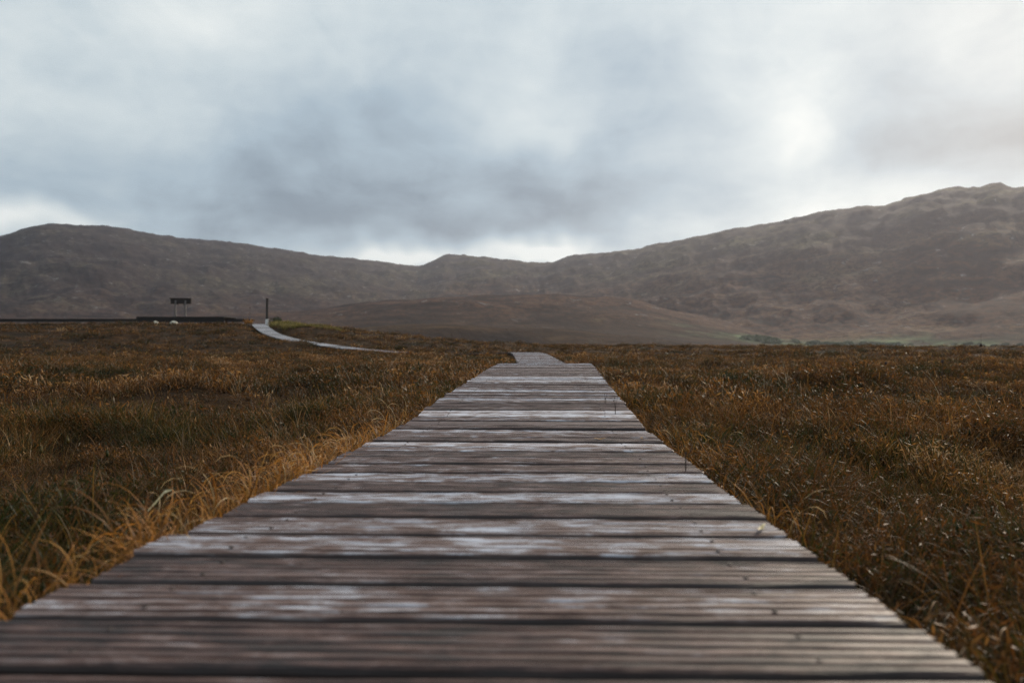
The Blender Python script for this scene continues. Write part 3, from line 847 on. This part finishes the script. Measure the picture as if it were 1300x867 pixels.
sg = empty('sign_board', at(230, 402, Yp) + Vector((0, 1.2, 0)))
tag(sg, 'broad dark sign board on two pale posts standing on the platform', 'sign')
ys = Yp + 1.2
def sx(px): return at(px, 0, ys).x - sg.location.x
def sz(py): return at(0, py, ys).z - sg.location.z
b = MB(); b.box(((sx(217)+sx(243))/2, 0, (sz(379.5)+sz(385.8))/2), (sx(243)-sx(217), 0.16, sz(379.5)-sz(385.8)), None, 0.02); b.build('panel', M_BOARD, sg)
b = MB(); b.box(((sx(216)+sx(244))/2, -0.02, sz(379.2)+.02), (sx(244)-sx(216), 0.32, 0.05), None, 0.01); b.build('cap_board', M_BOARD, sg)
for pxx in (223.6, 236.2):
    b = MB(); b.box((sx(pxx), -0.13, (sz(381.5)+sz(402.4))/2), (0.125, 0.10, sz(381.5)-sz(402.4)), None, 0.01)
    b.box((sx(pxx), -0.13, sz(400.8)), (0.19, 0.15, 0.09), None, 0.01); b.build('post', M_POSTWOOD, sg)
for pxx in (226.2, 233.6):
    b = MB(); b.box((sx(pxx), -.02, (sz(385.5)+sz(388))/2), (0.05, 0.05, .22), Euler((0, (1 if pxx < 230 else -1) * R(-40), 0))); b.build('brace', M_BOARD, sg)

wp = empty('wooden_post', at(339, 409, 69.0))
tag(wp, 'dark upright wooden post with white foot beside the pale path end', 'post')
h = 30 * U
b = MB(); b.tube([(0, 0, 0.24), (0, 0, h * .5), (.015, 0, h - .12)], [0.115, 0.105, 0.10], 8); b.build('shaft', M_DARKWOOD, wp)
b = MB(); b.tube([(.015, 0, h - .119), (.015, 0, h - .02), (.015, 0, h)], [0.125, 0.125, 0.06], 8); b.build('cap', M_BOARD, wp)
b = MB(); b.tube([(0, 0, -.4), (0, 0, .12), (0, 0, .25)], [0.17, 0.15, 0.125], 8); b.build('foot', M_WHITE, wp)
mp = empty('marker_stake', at(317.5, 408, 70.4))
tag(mp, 'thin pale marker stake left of the boardwalk end on the knoll', 'stake')
b = MB(); b.tube([(0, 0, -.4), (0, 0, 1.15)], [0.03, 0.022], 6); b.build('stake', M_POSTWOOD, mp)
b = MB(); b.box((0, 0, 1.2), (.07, .04, .1), None, .008); b.build('top_disc', M_BOARD, mp)

def rock(name, px, py, Y, w, h, label, seed):
    r = np.random.default_rng(seed); vs = []; fs = []; n, m = 12, 7
    for i in range(m + 1):
        ph = math.pi * i / m
        for k in range(n):
            th = 2 * math.pi * k / n
            q = 1 + 0.28 * (vnoise(np.array([math.cos(th) * 1.6 + seed]), np.array([ph * 1.7 + math.sin(th) * 1.3]))[0]) * 2
            vs.append((w/2 * math.sin(ph) * math.cos(th) * q, w/2.4 * math.sin(ph) * math.sin(th) * q, h * .55 * math.cos(ph) * q + h * .3))
    for i in range(m):
        for k in range(n):
            j = (k + 1) % n; fs.append((i*n + k, (i+1)*n + k, (i+1)*n + j, i*n + j))
    me = bpy.data.meshes.new(name); me.from_pydata(vs, [], fs); me.update(); me.materials.append(M_STONE)
    o = link(name, me, None, at(px, py, Y)); tag(o, label, 'stone', 'pale stones at the foot of the platform')
rock('pale_stone', 197.5, 412, 69.6, 8 * U, 5 * U, 'smaller pale stone under the left half of the platform', 3)
rock('pale_stone', 220.5, 412, 69.6, 9.5 * U, 5.5 * U, 'larger pale stone in front of platform just below the sign', 8)

# green and yellow clumps beside the far boardwalk
gorse_lib = make_lib('gorse_tuft', [blade_mesh('gorse_tuft', 60, 0.30, 0.22, 0.50, 0.016, 3, 0.9, M_GORSE, 0.8, 120 + i) for i in range(3)])
n = 700
pxs = rng.uniform(344, 440, n); Yv = rng.uniform(60, 69, n)
X = (pxs - 650) / F * Yv
keep = (np.abs(path_dist(X, Yv)[0]) > 1.0) & (fbm(X / .8, Yv / 1.5, 2) > -0.05 + (pxs - 344) / 96 * .15)
X, Yv, pp = X[keep], Yv[keep], pxs[keep]
zv = ground_e(X, Yv) + ZC
sc_ = rng.uniform(.6, 1.1, len(X)) * (1.0 - 0.4 * (pp - 344) / 96)
o = scatter('yellow_green_rushes', np.stack([X, Yv, zv], -1), np.stack([rng.normal(0, .1, len(X)), rng.normal(0, .1, len(X)), rng.uniform(0, 6.28, len(X))], -1), np.stack([sc_]*3, -1), rng.integers(0, 3, len(X)), gorse_lib)
tag(o, 'bright yellow-green rushes on the knoll right of the far boardwalk end', 'rushes', kind='stuff')

def leaf_clump(name, c, rx, ry, rz, n, leaf, mat, seed, parent=None):
    r = random.Random(seed); V = []; Fc = []
    lobes = [(r.uniform(-.5, .5), r.uniform(-.5, .5), r.uniform(-.2, .5), r.uniform(.45, .7)) for _ in range(5)]
    for _ in range(n):
        lx, ly, lz, lr = r.choice(lobes)
        v = Vector((r.gauss(0, 1), r.gauss(0, 1), r.gauss(0, 1))).normalized() * lr * r.uniform(.6, 1.05)
        p_ = Vector(((lx + v.x) * rx, (ly + v.y) * ry, max(-.1, (lz + v.z) * rz + rz * .3)))
        a = Vector((r.gauss(0, 1), r.gauss(0, 1), r.gauss(0, 1))).normalized(); b_ = a.orthogonal().normalized()
        s = leaf * r.uniform(.6, 1.3); i = len(V)
        V += [c + p_ - a * s, c + p_ + b_ * s * .5, c + p_ + a * s, c + p_ - b_ * s * .5]; Fc.append((i, i + 1, i + 2, i + 3))
    return V, Fc
def leaf_mat(name, c1, c2):
    m, t, p, o = material(name)
    g = t.node('ShaderNodeNewGeometry')
    t.put(p.inputs['Base Color'], t.ramp(g.outputs['Random Per Island'], [(0.0, c1), (1.0, c2)]))
    p.inputs['Roughness'].default_value = 0.7; p.inputs['Specular IOR Level'].default_value = .2
    return m
M_SHRUB = leaf_mat('dark_shrub_leaf', (0.025, 0.035, 0.012), (0.07, 0.075, 0.025))
M_SCRUB = leaf_mat('scrub_leaf', (0.030, 0.045, 0.016), (0.085, 0.105, 0.045))
sh = empty('small_shrub', at(350, 410.5, 68.0))
tag(sh, 'small dark rounded shrub beside the wooden post on the knoll', 'shrub')
V, Fc = leaf_clump('foliage', Vector((0, 0, 0)), .55, .5, .45, 500, .06, M_SHRUB, 5)
me = bpy.data.meshes.new('foliage'); me.from_pydata(V, [], Fc); me.materials.append(M_SHRUB); link('foliage', me, sh)
b = MB()
for k in range(5):
    a = k * 1.26; b.tube([(0, 0, -.3), (.12*math.cos(a), .12*math.sin(a), .05), (.3*math.cos(a), .3*math.sin(a), .3)], [.03, .02, .01], 5)
b.build('stem', M_DARKWOOD, sh)
gt = empty('golden_tussock', at(315.5, 411, 69.4))
tag(gt, 'little golden grass tussock left of the far end of the boardwalk', 'tussock')
link('blades', blade_mesh('blades', 130, 0.28, 0.3, 0.62, 0.02, 3, 0.8, M_GOLD, 0.8, 300), gt)

# far scrub at the foot of the right-hand hills
Vs, Fs = [], []
r9 = random.Random(9)
for k in range(64):
    px = r9.uniform(930, 1140) if k < 44 else r9.uniform(1140, 1330)
    rr_ = r9.uniform(810, 890); az = math.atan((px - 650) / F)
    e = float(hills_e(np.array([az]), np.array([rr_]))[0]); c = Vector((rr_ * math.sin(az), rr_ * math.cos(az), e + ZC))
    size = r9.uniform(.5, 1.0) * (1.0 if k < 44 else .5)
    V, Fc = leaf_clump('x', c, 9 * size, 5 * size, 4.2 * size, 220, .9, None, k)
    o_ = len(Vs); Vs += V; Fs += [tuple(i + o_ for i in f) for f in Fc]
me = bpy.data.meshes.new('scrub_woodland'); me.from_pydata([tuple(v) for v in Vs], [], Fs); me.materials.append(M_SCRUB)
tag(link('scrub_woodland', me), 'strip of low green scrub at the foot of the right-hand hills', 'scrub', kind='stuff')

# ------------------------------------------------------------------ small things on and beside the deck
def deck_point(px, py):
    """walk out along the ray until it meets the deck"""
    Y = 0.6
    while Y < 12:
        if (HORIZON - py) / F * Y < float(path_e(Y)): break
        Y += 0.005
    return Vector(((px - 650) / F * Y, Y, float(path_e(Y)) + ZC))
def leaf(name, px, py, L, wdt, rz, mat, label, lift=0.004):
    V = []; Fc = []; n = 7
    for i in range(n + 1):
        t_ = i / n; w = wdt * math.sin(math.pi * min(1, t_ * .92 + .06)) ** .7 / 2
        z = lift + .25 * L * (t_ - .5) ** 2 + .03 * L * math.sin(t_ * 9)
        yb = .08 * L * math.sin(t_ * 3)
        V += [((t_ - .5) * L, yb - w, z), ((t_ - .5) * L, yb, z - w * .25), ((t_ - .5) * L, yb + w, z)]
    for i in range(n):
        for k in (0, 1):
            a = i * 3 + k; Fc.append((a, a + 3, a + 4, a + 1))
    me = bpy.data.meshes.new(name); me.from_pydata(V, [], Fc); me.materials.append(mat)
    o = link(name, me, None, deck_point(px, py)); o.rotation_euler = (0, 0, rz)
    tag(o, label, 'leaf'); return o
leaf('fallen_leaf', 968, 673, .055, .010, R(60), M_LEAF, 'short pale straw blade lying near the right edge of a plank')
leaf('fallen_leaf', 762, 558, .05, .016, R(5), M_LEAFO, 'orange leaf lying flat on the planks in the middle distance')
leaf('fallen_leaf', 815, 557, .022, .012, R(80), M_LEAFO, 'tiny orange leaf near the right deck edge beside a pale plank')
leaf('fallen_leaf', 398, 599, .035, .012, R(30), M_LEAFO, 'small curled orange leaf at left deck edge among golden grass')
def blade_thing(name, base, pts, w, mat, label, catg):
    V = []; Fc = []; n = len(pts)
    for i, p_ in enumerate(pts):
        t_ = i / (n - 1); ww = w * (math.sin(math.pi * min(.97, .12 + t_ * .85)) ** .6)
        V += [(p_[0], p_[1] - ww / 3, p_[2] - ww / 2), (p_[0], p_[1] + ww / 3, p_[2] + ww / 2)]
    for i in range(n - 1): Fc.append((2*i, 2*i + 1, 2*i + 3, 2*i + 2))
    me = bpy.data.meshes.new(name); me.from_pydata(V, [], Fc); me.materials.append(mat)
    o = link(name, me, None, base); tag(o, label, catg); return o
yb = 1.9
blade_thing('dry_blade', at(188, 648, yb), [(0, 0, 0), (.018, .01, .022), (.04, .0, .045), (.062, -.01, .052)], .009, M_LEAF, 'broad pale dead blade leaning over the dark grass at lower left', 'dead leaf')
# sprigs that grow up between the planks near the right edge
def sprig(px, py, hgt, label, seed):
    r = random.Random(seed); b = MB(); base = deck_point(px, py)
    for k in range(3):
        a = r.uniform(0, 6.28); l = r.uniform(.1, .4); hh = hgt * r.uniform(.7, 1)
        b.tube([(0, 0, -.05), (.1*l*math.cos(a)*hh, .1*l*math.sin(a)*hh, hh*.5), (.7*l*math.cos(a)*hh, .7*l*math.sin(a)*hh, hh)], [.0013, .0011, .0008], 4)
        b.tube([(.7*l*math.cos(a)*hh, .7*l*math.sin(a)*hh, hh*.97), (.73*l*math.cos(a)*hh, .73*l*math.sin(a)*hh, hh*1.02), (.76*l*math.cos(a)*hh, .76*l*math.sin(a)*hh, hh*1.08)], [.001, .0032, .001], 5)
    o = b.build('grass_sprig', M_STALK, None); o.location = base
    tag(o, label, 'sprig')
sprig(781, 526, .10, 'tallest thin dark sprig growing between planks near the right deck edge', 1)
sprig(768, 512, .06, 'short sprig between planks just behind the tallest one', 2)
sprig(870, 599, .065, 'dark sprig at the very edge of the deck on the right', 4)
# dark-headed stalks that stand above the far rim of the right-hand bog
for px, py, Y, lab in ((1245, 438, 9.0, 'tallest dark-headed stalk above the bog rim at far right'),
                       (1196, 459, 8.0, 'middle dark-headed stalk against the bog at right'),
                       (1124, 461, 8.5, 'shortest dark-headed stalk left of the other two')):
    p_ = at(px, py, Y); g0 = float(ground_e(np.array([p_.x]), np.array([Y]))[0]) + ZC
    root = empty('seed_stalk', (p_.x, Y, g0)); tag(root, lab, 'stalk', 'dark-headed stalks on the right-hand bog')
    hh = p_.z - g0
    b = MB(); b.tube([(0.01, 0, -.03), (0, 0, hh * .5), (0.004, 0, hh), (.005, 0, hh + .13)], [.003, .0025, .002, .0012], 5); b.build('stem', M_STALK, root)
    b = MB(); b.tube([(0.004, 0, hh - .018), (.004, 0, hh - .008), (.004, 0, hh + .008), (.004, 0, hh + .018)], [.005, .014, .014, .005], 7); b.build('seed_head', M_STALK, root)

# ------------------------------------------------------------------ air
HX = 4600
hb = MB(); hb.box((0, 0, 0), (2 * HX, 2 * HX, 1))
hm = bpy.data.materials.new('haze'); hm.use_nodes = True
ht = NT(hm.node_tree); ht.n.clear()
ho = ht.node('ShaderNodeOutputMaterial'); hv = ht.node('ShaderNodeVolumePrincipled')
hv.inputs['Color'].default_value = (0.84, 0.86, 1.0, 1)
hv.inputs['Density'].default_value = 0.000068
hv.inputs['Anisotropy'].default_value = 0.52
ht.l.new(hv.outputs[0], ho.inputs['Volume'])
haze = hb.build('haze', hm)
zmin, zmax = -25.0, float(hs.max()) + 25
haze.location = (0, 0, (zmin + zmax) / 2); haze.scale = (1, 1, zmax - zmin)
tag(haze, 'thin pale haze that greys the far mountains', 'haze', kind='stuff')
